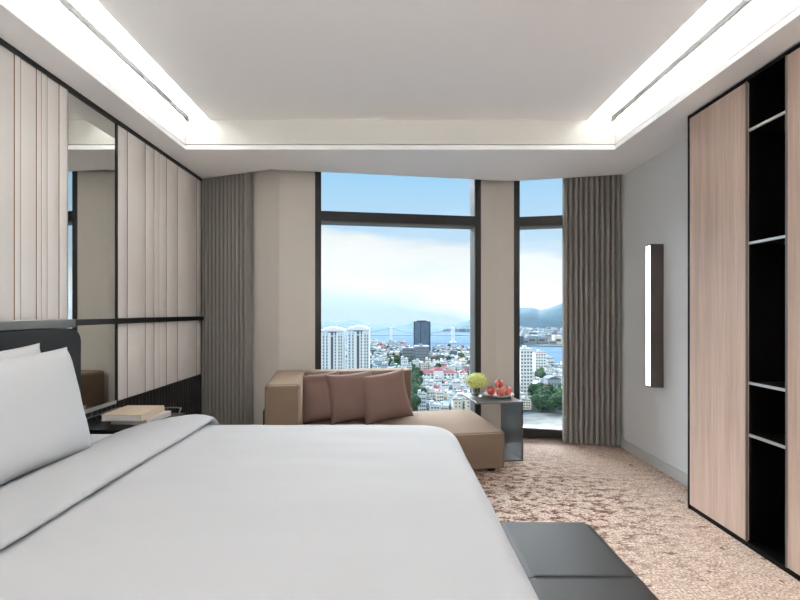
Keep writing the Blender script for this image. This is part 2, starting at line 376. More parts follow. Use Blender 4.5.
# duvet: rounded plan, soft edges hanging over the mattress
DX0, DX1, DY0, DY1, DZ = -1.20, .360, .50, 2.53, .682
def outline(inset, n=220):
    x0, x1, y0, y1 = DX0+inset*.3, DX1-inset, DY0+inset, DY1-inset
    R = max(.20-inset, .02); r2 = .03
    segs = []
    def arc(cx, cy, r, a0, a1, m):
        return [(cx+r*math.cos(a0+(a1-a0)*k/m), cy+r*math.sin(a0+(a1-a0)*k/m)) for k in range(m+1)]
    def line(p, q, m): return [(p[0]+(q[0]-p[0])*k/m, p[1]+(q[1]-p[1])*k/m) for k in range(1, m)]
    a = arc(x1-R, y0+R, R, -PI/2, 0, 12); b = arc(x1-R, y1-R, R, 0, PI/2, 12); c = arc(x0+r2, y1-r2, r2, PI/2, PI, 4); d = arc(x0+r2, y0+r2, r2, PI, 3*PI/2, 4)
    return a+line(a[-1], b[0], 40)+b+line(b[-1], c[0], 40)+c+line(c[-1], d[0], 40)+d+line(d[-1], a[0], 40)
def wob(x, y, k=1): return 1.5*k*(.0045*noise.noise(Vector((x*1.6,y*4.5,1)))+.0022*noise.noise(Vector((x*4,y*9,5))))
bm = B(); rings = []
prof = [(0.0,.33),(.0,.42),(.0,.50),(.004,.555)]+[(.004+.095*(1-math.cos(a)), .585+(DZ-.012-.585)*math.sin(a)) for a in [PI/2*k/8 for k in range(1,9)]]+[(.14,DZ-.007),(.20,DZ-.002)]
for ins, z in prof:
    ring = []
    for i, (x, y) in enumerate(outline(ins)):
        hang = max(0, (.56-z)/.25); w = .010*hang*math.sin(i*.55)+.008*hang*noise.noise(Vector((x*5,y*5,2)))
        d = Vector((x+.42, y-1.5, 0)).normalized()
        ring.append(bm.verts.new((x+d.x*w, y+d.y*w, z+wob(x,y,.6 if z > .6 else 0))))
    rings.append(ring)
last = outline(.20); cx0, cy0 = -.42, 1.515
for k in range(1, 36):
    f = 1-k/36
    rings.append([bm.verts.new((cx0+(x-cx0)*f, cy0+(y-cy0)*f, DZ+.012*(1-f**3)-.002+wob(cx0+(x-cx0)*f, cy0+(y-cy0)*f))) for x, y in last])
for A, R2 in zip(rings, rings[1:]):
    n = len(A)
    for i in range(n): bm.faces.new((A[i], A[(i+1)%n], R2[(i+1)%n], R2[i]))
bm.faces.new(rings[-1])
duvet = obj('duvet', bm, 'linen', smooth=True)
tag(duvet, 'smooth white duvet spread over the king bed', 'duvet')
# folded-back top of the duvet: closed profile swept across the bed and over both sides
prof_f = [(-1.53,-.056),(-1.50,-.044),(-1.42,-.018),(-1.33,.006),(-1.24,.026),(-1.16,.039),(-1.10,.042),(-1.05,.038),(-1.015,.030),(-1.000,.021),(-.997,.013),(-1.004,.006),(-1.03,.002),(-1.18,-.004),(-1.24,-.02),(-1.4,-.046),(-1.53,-.062)]
path = []
rr = .10; ya, yb = DY0-.01, DY1+.004
for z in (.34,.42,.50): path.append((ya, z, -1, 0))
for k in range(1, 9): a = PI/2*k/8; path.append((ya+rr-rr*math.cos(a), DZ-rr+rr*math.sin(a), -math.cos(a), math.sin(a)))
for k in range(1, 40): path.append((ya+rr+(yb-ya-2*rr)*k/40, DZ, 0, 1))
for k in range(0, 9): a = PI/2*(1-k/8); path.append((yb-rr+rr*math.cos(a), DZ-rr+rr*math.sin(a), math.cos(a), math.sin(a)))
for z in (.50,.42,.34): path.append((yb, z, 1, 0))
bm = B(); rows = []
for y, z, ny, nz in path:
    row = []
    for x, h in prof_f:
        hh = h*(.55+.45*nz)+.003+(.006*noise.noise(Vector((x*6,y*2.2,8))) if h > .01 else 0)
        row.append(bm.verts.new((x+.012*noise.noise(Vector((y*1.3,.3,4))), y+ny*hh, z+nz*hh)))
    rows.append(row)
for a, b in zip(rows, rows[1:]):
    n = len(a)
    for i in range(n): bm.faces.new((a[i], b[i], b[(i+1)%n], a[(i+1)%n]))
bm.faces.new(rows[0]); bm.faces.new(rows[-1][::-1])
o = obj('turned_down_fold', bm, 'linen', duvet, smooth=True)

# pillows and cushions
def pillow_mesh(w, h, t, pinch=.06, n=30, seed=0, crumple=.006, expo=.55):
    """soft square in the x-z plane, thickness along y"""
    bm = B(); grids = []
    for s in (-1, 1):
        g = []
        for i in range(n+1):
            row = []
            for j in range(n+1):
                u, v = -1+2*i/n, -1+2*j/n
                e = max(0, (1-abs(u)**3.4))*max(0, (1-abs(v)**3.4))
                k = 1-pinch*(1-abs(v)**2)*abs(u)**3 ; k2 = 1-pinch*(1-abs(u)**2)*abs(v)**3
                x, z = u*w/2*k, v*h/2*k2
                y = s*t/2*e**expo
                y += crumple*noise.noise(Vector((x*7+seed, z*7, s*2.0)))*e**.3
                row.append(bm.verts.new((x, y, z)))
            g.append(row)
        grids.append(g)
    for s, g in zip((-1, 1), grids):
        for i in range(n):
            for j in range(n):
                f = (g[i][j], g[i+1][j], g[i+1][j+1], g[i][j+1]); bm.faces.new(f if s < 0 else f[::-1])
    bmesh.ops.remove_doubles(bm, verts=bm.verts, dist=.0008)
    return bm
def soft(name, w, h, t, m, loc, rz, tilt, label, cat, pinch=.06, seed=0, roll=0, crumple=.006):
    o = obj(name, pillow_mesh(w, h, t, pinch, seed=seed, crumple=crumple), m, smooth=True)
    o.matrix_world = Matrix.Translation(loc) @ Matrix.Rotation(rz, 4, 'Z') @ Matrix.Rotation(tilt, 4, 'X') @ Matrix.Rotation(roll, 4, 'Y')
    return tag(o, label, cat)
# front face looks to +X : rotate the -Y face by +90 degrees
soft('pillow', .74, .50, .19, 'linen2', (-1.48,1.716,.890), PI/2, math.radians(-14), 'white pillow standing in front, leaning on another pillow by the headboard', 'pillow', pinch=.085, seed=3)
soft('pillow', .74, .50, .17, 'linen2', (-1.652,1.738,.902), PI/2, math.radians(-8), 'white pillow standing behind, leaning straight against the headboard', 'pillow', pinch=.10, seed=9)

# bench at the foot of the bed
bench = thing('bench', 'charcoal leather bench with a stitched seam at the foot of the bed', 'bench', (.60,1.20,0))
bm = B(); ys = [.61,1.0,1.393,1.785]
rbox(bm, .405, .806, .61, 1.792, .30, .460, .048, 7)
seat = local(obj('seat', bm, 'bench', smooth='angle'), bench)
for yb_ in (1.0,1.393):
    bm = B(); tube(bm, [(.405,yb_,.33),(.406,yb_,.412),(.413,yb_,.438),(.43,yb_,.4535),(.453,yb_,.4597),(.60,yb_,.4602),(.758,yb_,.4597),(.781,yb_,.4535),(.798,yb_,.438),(.8055,yb_,.412),(.806,yb_,.33)], .0028)
    for d in (-.009,.009):
        for k in range(40): x = .455+.30*k/40; box(bm, x, x+.005, yb_+d-.0009, yb_+d+.0009, .4598, .4612)
    obj('seam', bm, 'thread', seat)
bm = B(); rbox(bm, .42, .79, .63, 1.765, .22, .302, .01); local(obj('base_frame', bm, 'black'), bench)
for x in (.44,.74):
    for y in (.66,1.70):
        bm = B(); rbox(bm, x, x+.03, y, y+.03, 0, .222, .004); local(obj('leg', bm, 'black'), bench)

# ------------------------------------------------------------------ nightstand and books
ns = thing('nightstand', 'black bedside table with thin metal rim beside the headboard', 'nightstand', (-1.62,2.76,0))
bm = B(); rbox(bm, -1.855, -1.40, 2.555, 2.975, .30, .598, .012); local(obj('cabinet_body', bm, 'black'), ns)
bm = B(); rbox(bm, -1.86, -1.395, 2.55, 2.98, .600, .615, .006); local(obj('tray_top', bm, 'black'), ns)
bm = B(); R_ = .05; pts = [(-1.855,2.56,.648),(-1.855,2.975,.648)]
pts = [(-1.850,2.565,.650)]+[(-1.850,2.565+(.365)*k/6,.650) for k in range(1,7)]
for k in range(1, 7): a = PI-PI/2*k/6; pts.append((-1.80+.05*math.cos(a), 2.925+.05*math.sin(a), .650))
pts.append((-1.47,2.975,.650))
for k in range(1, 7): a = PI/2-PI/2*k/6; pts.append((-1.455+.05*math.cos(a), 2.925+.05*math.sin(a), .650))
pts += [(-1.405,2.915,.645),(-1.404,2.908,.634),(-1.404,2.905,.613)]; tube(bm, pts, .0045)
for x, y in ((-1.85,2.6),(-1.80,2.974)): tube(bm, [(x,y,.612),(x,y,.650)], .0035)
local(obj('metal_rim', bm, 'darkchrome', smooth=True), ns)
for x in (-1.84,-1.44):
    for y in (2.57,2.94):
        bm = B(); box(bm, x, x+.02, y, y+.02, 0, .302); local(obj('leg', bm, 'black'), ns)
bm = B(); rbox(bm, -1.402, -1.394, 2.57, 2.96, .33, .585, .002); dr = local(obj('drawer', bm, 'blackmatte'), ns)
def book(loc, w, d, h, rz, cover, label):
    b = thing('book', label, 'book', loc, rz)
    bm = B(); box(bm, -w/2, w/2, -d/2, d/2, 0, .003); box(bm, -w/2, w/2, -d/2, d/2, h-.003, h); box(bm, w/2-.004, w/2, -d/2, d/2, .003, h-.003); obj('cover', bm, cover, b)
    bm = B(); box(bm, -w/2+.004, w/2-.005, -d/2+.004, d/2-.004, .0032, h-.0032); obj('pages', bm, 'pages', b)
book((-1.583,2.785,.6155), .235, .25, .030, math.radians(-5), 'bookcover2', 'pale grey book lying under the beige book on the bedside table')
book((-1.615,2.755,.6462), .24, .27, .038, 0, 'bookcover', 'beige cloth-covered book on top of the pair on the bedside table')

# ------------------------------------------------------------------ chaise sofa, parallel to the window
SR = math.radians(9.15)
sofa = thing('chaise_sofa', 'tan upholstered chaise with low back and one arm below the window', 'sofa', (-.944,3.25,0), SR)
SL, SD = 1.880, .855
bm = B(); rbox(bm, .27, SL, .0, SD-.01, .035, .332, .022, 4)
for v in bm.verts:                                        # soft crown on the seat top
    if v.co.z > .30:
        u = (v.co.x-.27)/(SL-.27); w_ = v.co.y/SD; v.co.z += .010*max(0, math.sin(PI*min(max(u,0),1))*math.sin(PI*min(max(w_,0),1)))
obj('seat', bm, 'sofa', sofa, smooth='angle')
bm = B(); rbox(bm, 0, .262, 0, SD, .035, .757, .03, 5); obj('armrest', bm, 'sofa', sofa, smooth='angle')
bm = B(); rbox(bm, .264, 1.25, SD-.20, SD, .334, .757, .03, 5); obj('backrest', bm, 'sofa', sofa, smooth='angle')
def rr_path(x0, x1, z0, z1, r, y, n=5):
    P = [(x0,y,z0)]
    for k in range(n+1): a = PI-PI/2*k/n; P.append((x0+r+r*math.cos(a), y, z1-r+r*math.sin(a)))
    for k in range(n+1): a = PI/2-PI/2*k/n; P.append((x1-r+r*math.cos(a), y, z1-r+r*math.sin(a)))
    P.append((x1,y,z0)); return P
bm = B(); tube(bm, rr_path(.014,.248,.05,.744,.03,.010), .006); tube(bm, [(.30,.004,.318),(SL-.03,.004,.318)], .0055)
tube(bm, [(SL-.003,.03,.318),(SL-.003,SD-.04,.318)], .0055)
obj('piping', bm, 'piping', sofa, smooth=True)
for x in (.06,SL-.12):
    for y in (.06,SD-.12):
        bm = B(); box(bm, x, x+.06, y, y+.06, 0, .037); obj('leg', bm, 'black', sofa)
bm = B(); box(bm, -.012, -.002, .02, .12, .02, .56)
obj('side_plate', bm, 'black', sofa)
def on_sofa(x, y, z):
    return Matrix.Translation((-.944,3.25,0)) @ Matrix.Rotation(SR,4,'Z') @ Vector((x,y,z))
for i, (cx_, cy_, yaw, tilt, roll, w_, lab) in enumerate(((.392,.510,24,-15,-3,.43,'mauve square cushion beside the sofa arm'), (.680,.497,22,-16,-3,.43,'mauve square cushion in the middle of three on the sofa'), (.970,.468,8,-20,-9,.43,'mauve square cushion at the open end of the three on the sofa'))):
    soft('cushion', w_, w_, .155, 'cushion', on_sofa(cx_, cy_, .556), SR+math.radians(yaw-9), math.radians(tilt), lab, 'cushion', pinch=.085, seed=i*4+1, roll=math.radians(roll), crumple=.010)

# ------------------------------------------------------------------ C-shaped side table with fruit and flowers
TR = math.radians(8.4)
tb = thing('side_table', 'dark metal C-shaped side table at the end of the chaise', 'table', (.727,3.765,0), TR)
TW, TD = .42, .466
bm = B(); rbox(bm, 0, TW, 0, TD, .503, .517, .003, 2); obj('table_top', bm, 'tabletop', tb)
bm = B(); rbox(bm, TW-.016, TW, 0, TD, .012, .5025, .003, 2); obj('side_panel', bm, 'tabletop', tb)
bm = B(); rbox(bm, .215, TW, 0, TD, 0, .0118, .003, 2); obj('base_plate', bm, 'tabletop', tb)
# plate of apples
pc = at(499, 396.2, 4.06); pc.z = .5175
bm = B(); lathe(bm, [(0,.004),(.07,.004),(.075,0),(.082,0),(.086,.005),(.118,.016),(.134,.024),(.136,.027),(.130,.027),(.112,.020),(.082,.010),(0,.009)], 48, pc)
tag(obj('plate', bm, 'plate', smooth='angle'), 'white china plate under the apples on the side table', 'plate')
def apple_proto():
    prof = [(0,.010),(.010,.004),(.020,.001),(.030,.009),(.037,.022),(.0415,.038),(.042,.050),(.038,.064),(.028,.074),(.017,.0765),(.008,.072),(0,.066)]
    bm = B(); lathe(bm, prof, 28)
    for v in bm.verts:
        a = math.atan2(v.co.y, v.co.x); v.co.x *= 1+.02*math.cos(3*a+.4); v.co.y *= 1+.02*math.cos(2*a)
    a = thing('apple', 'x', 'apple'); obj('flesh', bm, 'apple', a, smooth=True)
    bm = B(); tube(bm, [(0,0,.066),(.002,.001,.078),(.006,.002,.090)], .0018, 6); obj('stem', bm, 'stem', a)
    return a
ap = apple_proto()
spots = [((-.076,.006,.0105),.2,'red apple in the lower layer on the plate, nearest the hydrangea vase'), ((-.002,-.05,.0105),1.3,'red apple at the front of the lower layer on the plate'),
         ((.074,.004,.0105),2.4,'red apple in the lower layer on the plate, farthest from the hydrangea'), ((.000,.005,.072),4.0,'red apple resting on top of the pile on the plate'),
         ((.000,.062,.0105),5.0,'red apple hidden at the back of the pile on the plate')]
for i, (d, rz, lab) in enumerate(spots[:4]):
    a = ap if i == 0 else copy_tree(ap)
    a.location = pc+Vector(d); a.rotation_euler = (.1*math.sin(i*2), .1*math.cos(i), rz); a['label'] = lab; a['group'] = 'apples on the plate'
# vase and hydrangea
vc = at(476.8, 393.6, 4.13); vc.z = .5175
bm = B(); s, h_, w_ = .048, .074, .004
lathe(bm, [(0,0),(s*1.0,0),(s*1.08,.004),(s*1.12,h_),(s*1.04,h_),(s*.98,.012),(0,.012)], 28, vc)
tag(obj('vase', bm, 'clear', smooth='angle'), 'small clear glass vase holding the hydrangea on the side table', 'vase')
fl = thing('hydrangea', 'yellow-green hydrangea bloom in the small glass vase', 'flower', vc+Vector((0,0,.013)))
bm = B()
for k in range(3): a = k*2.1; tube(bm, [(.012*math.cos(a),.012*math.sin(a),0),(.02*math.cos(a+1),.02*math.sin(a+1),.06),(.01*math.cos(a),.01*math.sin(a),.10)], .0035, 6)
obj('stem', bm, 'leafstem', fl)
bm = B(); rnd = random.Random(3)
for k in range(190):
    zz = 1-2*(k+.5)/190; a = k*2.39996; r0 = math.sqrt(max(0,1-zz*zz))
    d = Vector((r0*math.cos(a), r0*math.sin(a), zz)); R0 = .083+rnd.uniform(-.008,.012)
    if d.z < -.75: continue
    c = Vector((d.x*R0*1.10, d.y*R0*1.1, .118+d.z*R0*.84)); q = d.to_track_quat('Z','Y'); tw = rnd.uniform(0, 6)
    for p in range(4):
        b_ = tw+p*PI/2; L_ = .0135
        vs = [Vector((0,0,-.004))]+[Vector((math.cos(b_+e)*L_*m_, math.sin(b_+e)*L_*m_, z_)) for e, m_, z_ in ((-.55,.75,.001),(0,1.1,.004),(.55,.75,.001))]
        bm.faces.new([bm.verts.new(c+q @ v) for v in vs])
lathe(bm, [(0,.045),(.045,.06),(.072,.09),(.080,.12),(.07,.155),(.04,.18),(0,.188)], 20)
obj('bloom', bm, 'bloom', fl, recalc=False)

# ------------------------------------------------------------------ wall sconce on the grey wall
sc_ = thing('wall_sconce', 'tall slim bronze wall sconce with lit white front strip on the grey wall', 'wall lamp', (XR,3.60,.682))
bm = B(); rbox(bm, -.108, -.002, -.032, .032, 0, 1.166, .002, 2); obj('lamp_body', bm, 'sconcebody', sc_)
bm = B(); box(bm, -.1115, -.1082, -.029, .029, .012, 1.154); obj('diffuser', bm, 'sconcelight', sc_)

# ------------------------------------------------------------------ built-in wardrobe
WX = 1.957
wd = thing('wardrobe', 'floor-to-ceiling oak wardrobe with a narrow black open shelf bay', 'wardrobe', (2.2,2.2,0))
ya0, ya1, yb0, yb1 = 2.188, 2.426, 2.436, 2.895
bm = B()
box(bm, WX-.001, 2.49, 2.896, 2.911, .0, 2.592)                       # end panel
box(bm, WX+.002, 2.49, 1.52, 2.896, 2.572, 2.592)                     # top
box(bm, WX+.006, 2.49, 1.52, 2.896, 0, .028)                          # plinth
box(bm, 2.42, 2.49, 1.52, 2.896, .028, 2.572)                         # back
box(bm, WX+.026, 2.42, 2.427, 2.445, .028, 2.572); box(bm, WX+.026, 2.42, 2.168, 2.187, .028, 2.572)
box(bm, WX+.002, 2.42, 1.50, 1.52, 0, 2.592)
local(obj('carcass', bm, 'blackmatte'), wd)
for y0, y1 in ((yb0+.002, 2.893), (1.523, 2.178)):
    bm = B(); rbox(bm, WX, WX+.022, y0, y1, .032, 2.568, .0015, 2); local(obj('door', bm, 'wood'), wd)
for y0 in (2.427, 2.1795):
    bm = B(); box(bm, WX-.002, WX+.006, y0, y0+.008, .03, 2.57); local(obj('metal_post', bm, 'darkchrome'), wd)
for z in (2.298,1.676,.906,.619):
    bm = B(); box(bm, WX+.02, 2.418, ya0+.001, ya1, z-.006, z+.006); s = local(obj('shelf', bm, 'blackmatte'), wd)
    bm = B(); box(bm, WX+.008, WX+.0195, ya0+.001, ya1, z-.007, z+.007); obj('shelf_edge', bm, 'chrome', s)

# ------------------------------------------------------------------ the city, bay and hills outside
G = EYE-75.0                                   # street level seen from a high floor
def gy(y): return 75.0*F/(y-CY)                # distance of the street that shows on image row y
def gp(px, y): Y = gy(y); return Vector(((px-CX)/F*Y, Y, G))
bm = B(); box(bm, -900, 1200, 60, 2300, G-3, G-1.6); o = struct('sea', bm, 'sea')
bm = B()
prism(bm, [(-500,120),(700,120),(700,300)]+[(gp(p,y).x,gp(p,y).y) for p,y in ((640,372),(575,371),(555,369),(545,366),(520,362),(470,353),(440,350),(425,351),(405,348),(392,345),(370,343.5),(320,342))]+[(-500,1050)], G-2, G)
struct('ground', bm, 'city_ground')
bm = B(); prism(bm, [(gp(p,y).x,gp(p,y).y) for p,y in ((500,345),(530,345.6),(640,347),(640,331),(500,331))], G-2, G+.3); struct('land_far_shore', bm, 'city_ground')
bm = B(); prism(bm, [(gp(p,y).x,gp(p,y).y) for p,y in ((524,430),(600,430),(600,416),(548,413.5),(536,413.5),(518,416))], G, G+.15); struct('pavement', bm, 'street')

def hill(name, Y, ridge, depth=500):
    """ridge: (px, py) crest seen from the room, built as a long solid mound"""
    bm = B(); n = len(ridge); rows = []
    dens = []
    for (p0,y0), (p1,y1) in zip(ridge, ridge[1:]):
        for k in range(8): dens.append((p0+(p1-p0)*k/8, y0+(y1-y0)*k/8))
    dens.append(ridge[-1])
    for i, (p, y) in enumerate(dens):
        X = (p-CX)/F*Y; zc = EYE-(y-CY)/F*Y; base = G-2; row = []
        for k in range(13):
            a = k/12; h = math.sin(PI*a)**.8
            zz = base+(zc-base)*h+(0 if k in (0,12) else 5*h*noise.noise(Vector((X*.012, a*5, Y))))
            row.append(bm.verts.new((X*(1+(a-.5)*.25), Y+(a-.5)*depth, zz)))
        rows.append(row)
    for A, Bq in zip(rows, rows[1:]):
        for k in range(12): bm.faces.new((A[k], Bq[k], Bq[k+1], A[k+1]))
    bm.faces.new(rows[0]); bm.faces.new(rows[-1][::-1])
    for r in (0,): pass
    return struct(name, bm, 'hill', smooth=True)
hill('hill_island', 2150, [(230,329),(290,323),(324,320.8),(340,322),(356,320.5),(368,324),(378,328.5),(384,330)])
hill('hill_headland', 2200, [(378,330),(390,327),(402,323),(412,320.8),(425,324),(436,328),(444,330)])
hill('hill_mountain', 1950, [(438,331),(450,327),(462,322.5),(472,319.5),(490,313),(508,309),(522,308),(532,307.6),(540,309.8),(548,307.5),(560,303.5),(580,296),(605,291),(640,298)], 420)

# sea haze lying over the bay
hz = bpy.data.materials.new('sea_haze'); hz.use_nodes = True; hn = hz.node_tree
hn.nodes.remove(hn.nodes['Principled BSDF']); vs = hn.nodes.new('ShaderNodeVolumeScatter'); vs.inputs['Color'].default_value = (.32,.41,.47,1); vs.inputs['Density'].default_value = 3.2e-4
hn.links.new(vs.outputs[0], hn.nodes['Material Output'].inputs['Volume']); M['haze'] = hz
bm = B(); box(bm, -1500, 2200, 890, 2900, G-1.5, G+210)
tag(obj('haze', bm, 'haze'), 'pale blue sea haze lying over the bay and hills', 'haze', kind='stuff')

# long bridge over the bay
by = 1080
br = thing('bridge', 'long white cable bridge with tall pylons crossing the bay', 'bridge', (70,by,G-2))
bm = B(); box(bm, -260, 330, -6, 6, 18, 19.2); obj('deck', bm, 'grey_roof', br)
tops = [(-2-70,), (150-70,)]
for (x,) in tops:
    bm = B(); box(bm, x-3, x+3, -9, -5, 0, 38); box(bm, x-3, x+3, 5, 9, 0, 38); box(bm, x-3, x+3, -6, 6, 32, 35); box(bm, x-7, x+7, -11, 11, -2, 3); obj('pylon', bm, 'bridge', br)
bm = B()
xa, xb = tops[0][0], tops[1][0]
for yy in (-7,7):
    tube(bm, [(xa-110,yy,20)]+[(xa-110+110*k/6, yy, 20+17*(k/6)**1.6) for k in range(1,7)]+[(xa+(xb-xa)*k/12, yy, 22+15*(2*k/12-1)**2) for k in range(1,13)]+[(xb+110*k/6, yy, 20+17*(1-k/6)**1.6) for k in range(1,7)], .22, 5)
obj('suspension_cable', bm, 'grey_roof', br)

def add_window(parent, x0, x1, y, z0, z1, mesh={}):
    key = (round(x1-x0,2), round(z1-z0,2))
    if key not in mesh:
        bm = B(); box(bm, 0, key[0], 0, .3, 0, key[1]); o = obj('window', bm, 'win_dark', parent); mesh[key] = o.data
    else:
        o = bpy.data.objects.new('window', mesh[key]); C.objects.link(o); o.parent = parent
    o.location = (x0, y-.25, z0)
# twin residential towers
def twin(p0, p1, ytop, label, Y=450):
    x0, x1 = (p0-CX)/F*Y, (p1-CX)/F*Y; H = EYE-(ytop-CY)/F*Y-G; w = x1-x0
    t = thing('apartment_tower', label, 'tower', ((x0+x1)/2, Y, G), 0, 'twin white apartment towers')
    bm = B(); box(bm, -w/2+.6, w/2-.6, .4, w, 0, H-2.5); obj('tower_body', bm, 'pale_blue', t)
    bm = B()
    for a, b in ((-.5,-.42),(-.33,-.27),(-.19,-.07),(.05,.11),(.17,.27),(.33,.38),(.44,.5)):
        box(bm, a*w, b*w, -.2, w*.5, 0, H-4)
    obj('white_rib', bm, 'white_wall', t)
    bm = B(); box(bm, -w*.06, w*.04, -.1, 1, 0, H-8); obj('recess', bm, 'win_dark', t)
    bm = B(); box(bm, -w*.5, w*.5, -.8, w, H-2.6, H-.8); box(bm, -w*.38, w*.38, 0, w*.9, H-.8, H+.8); box(bm, -w*.15, w*.15, 1, w*.7, H+.8, H+2); obj('crown_cornice', bm, 'white_wall', t)
    bm = B(); box(bm, -w*.2, w*.2, -.15, .6, H-6.6, H-3); obj('sky_lounge', bm, 'tower_glass', t)
    for r in range(11):
        z = H-9-r*3.2
        for c in (-.40,-.245,.14,.30,.405): add_window(t, c*w-.55 if c not in (-.245,) else c*w-.5, c*w+.55, 0.0 if c != .14 else 0, z, z+1.5)
twin(321.0, 343.5, 328.8, 'white ribbed apartment tower beside the dark window frame')
twin(347.0, 369.5, 327.6, 'white ribbed apartment tower nearer the dark glass tower')
# dark office tower and the concrete blocks in front of it
Y = 815; x0, x1 = (414-CX)/F*Y, (430.2-CX)/F*Y; H = EYE-(321-CY)/F*Y-G; w = x1-x0
t = thing('office_tower', 'dark blue glass office tower standing before the bay', 'tower', ((x0+x1)/2,Y,G))
bm = B(); prism(bm, [(-w/2+1.5,0),(-2,-1.2),(2,-1.2),(w/2-1.5,0),(w/2,3),(w/2,w),(-w/2,w),(-w/2,3)], 0, H-2); obj('glass_body', bm, 'tower_glass', t)
bm = B()
for a in (-.5,-.12,.46): box(bm, a*w, a*w+1.6, -1.5, 3, 0, H-1)
box(bm, -w/2, w/2, 0, w, H-2, H-.6); box(bm, -w*.3, w*.3, 3, w-3, H-.6, H+1.2); obj('dark_fin', bm, 'tower_dark', t)
def block(name, p0, p1, ytop, ybase, label, wall, rows, cols, cat='building', roof='white_roof', depth=None, group=None, ww=.55, wh=.5):
    Y = gy(ybase); x0, x1 = (p0-CX)/F*Y, (p1-CX)/F*Y; H = (ybase-ytop)/F*Y; w = x1-x0; d = depth or w
    t = thing(name, label, cat, ((x0+x1)/2,Y,G), 0, group)
    bm = B(); box(bm, -w/2, w/2, 0, d, 0, H); box(bm, -w*.2, w*.1, d*.3, d*.6, H+.4, H+3); obj('walls', bm, wall, t)
    bm = B(); box(bm, -w/2-.3, w/2+.3, -.3, d+.3, H, H+.5); obj('roof', bm, roof, t)
    cw, rh = w/cols, H/(rows+.5)
    for r in range(rows):
        for c in range(cols):
            xx = -w/2+cw*(c+.5); z = rh*(r+.45); add_window(t, xx-cw*ww/2, xx+cw*ww/2, 0, z, z+rh*wh)
    return t
block('office_block', 415, 429, 346.5, 362, 'grey concrete grid block directly below the dark glass tower', 'grid_wall', 5, 7)
block('office_block', 402.5, 413.5, 348, 361.5, 'grey banded block beside the dark glass tower, seen above the sofa back', 'grid_wall', 4, 3, ww=.85)
block('apartment_tower', 520.5, 532.6, 349.5, 397, 'white apartment tower seen past the side table', 'white_wall', 13, 4, cat='tower')
block('apartment_tower', 535.5, 546, 352.5, 377, 'white tower with red roof across the river bank', 'white_wall', 8, 4, cat='tower', roof='red_roof')
# school-like building with red hipped roofs
Y = gy(381); t = thing('red_roofed_hall', 'wide hall with three red hipped roofs among the white houses', 'building', ((438-CX)/F*Y,Y,G))
def hip(bm, x0, x1, y0, y1, z, h, o=1.2, mi=0):
    a = [bm.verts.new(p) for p in ((x0-o,y0-o,z),(x1+o,y0-o,z),(x1+o,y1+o,z),(x0-o,y1+o,z))]
    k = min((x1-x0),(y1-y0))*.45; ym = (y0+y1)/2
    r = [bm.verts.new((x0+k,ym,z+h)), bm.verts.new((x1-k,ym,z+h))]
    for f in ((a[0],a[1],r[1],r[0]),(a[1],a[2],r[1]),(a[2],a[3],r[0],r[1]),(a[3],a[0],r[0])): bm.faces.new(f).material_index = mi
    bm.faces.new(a[::-1]).material_index = mi
bm = B(); box(bm, -21,-4, 2, 13, 0, 9); box(bm, 5, 20, 2, 13, 0, 9); box(bm, -5, 6, 0, 14, 0, 11); obj('walls', bm, 'white_wall', t)
for x0, x1, z, h in ((-21,-4,9,3.2),(5,20,9,3.2),(-5,6,11,3.6)):
    bm = B(); hip(bm, x0, x1, 1, 14, z, h); obj('roof', bm, 'red_roof', t)
for r in range(2):
    for x in (-19,-15,-11,-7,7,11,15): add_window(t, x, x+2.2, 2, 2+r*3.4, 4+r*3.4)

# low houses: a few prototypes copied as individuals
def house_proto(kind):
    bm = B(); rnd = random.Random(kind*13+5)
    if kind in (0,1,2):                        # flat-roofed houses with parapet, stair head and water tank
        h = (8,11,15)[kind]; box(bm, -4,4,-5,5,0,h,0); box(bm, -4.2,4.2,-5.2,5.2,h,h+.5,2); box(bm, -3.8,3.8,-4.8,4.8,h+.5,h+.7,2)
        box(bm, -3.6,-.6,0,4,h+.5,h+3.2,0); lathe(bm, [(0,h+.6),(.9,h+.6),(.9,h+2),(0,h+2.2)], 10, (2,2,0))
        for f in range(int(h//3.2)):
            for x in (-2.9,-.5,1.6): box(bm, x, x+1.5, -5.15, -4.9, 1.2+f*3.2, 2.8+f*3.2, 1)
            box(bm, -4.2,4.2,-5.7,-5,f*3.2+3.0,f*3.2+3.2,0)
            for y in (-3,1): box(bm, -4.12,-3.9,y,y+1.6,1.2+f*3.2,2.7+f*3.2,1); box(bm, 3.9,4.12,y,y+1.6,1.2+f*3.2,2.7+f*3.2,1)
    elif kind == 3:                            # hipped red roof
        box(bm, -4.5,4.5,-5,5,0,7,0); hip(bm, -4.5,4.5,-5,5,7,2.6,.7,2)
        for f in range(2):
            for x in (-3.4,-.7,2): box(bm, x, x+1.4,-5.15,-4.9,1.2+f*3.2,2.8+f*3.2,1)
    else:                                      # gabled metal shed
        box(bm, -6,6,-5,5,0,6,0)
        a = [bm.verts.new(p) for p in ((-6.4,-5.4,6),(6.4,-5.4,6),(6.4,5.4,6),(-6.4,5.4,6),(-6.4,0,8),(6.4,0,8))]
        for f in ((0,1,5,4),(2,3,4,5),(1,2,5),(3,0,4),(3,2,1,0)): bm.faces.new([a[i] for i in f]).material_index = 2
        for x in (-5,-2,1,4): box(bm, x, x+1.6,-5.12,-4.9,2,4,1)
    return bm
KINDS = [(0,('white_house','win_dark','white_roof'),'low white flat-roofed house in the dense city below'), (1,('cream_wall','win_dark','grey_roof'),'low cream house with grey flat roof in the dense city below'),
         (2,('white_house','win_dark','grey_roof'),'taller narrow white house with grey flat roof in the dense city below'), (3,('white_house','win_dark','red_roof'),'small house with red hipped roof in the dense city below'),
         (4,('grey_wall','win_dark','blue_roof'),'grey shed with pale blue gabled roof in the dense city below'), (0,('grey_wall','win_dark','white_roof'),'low grey house with white flat roof in the dense city below')]
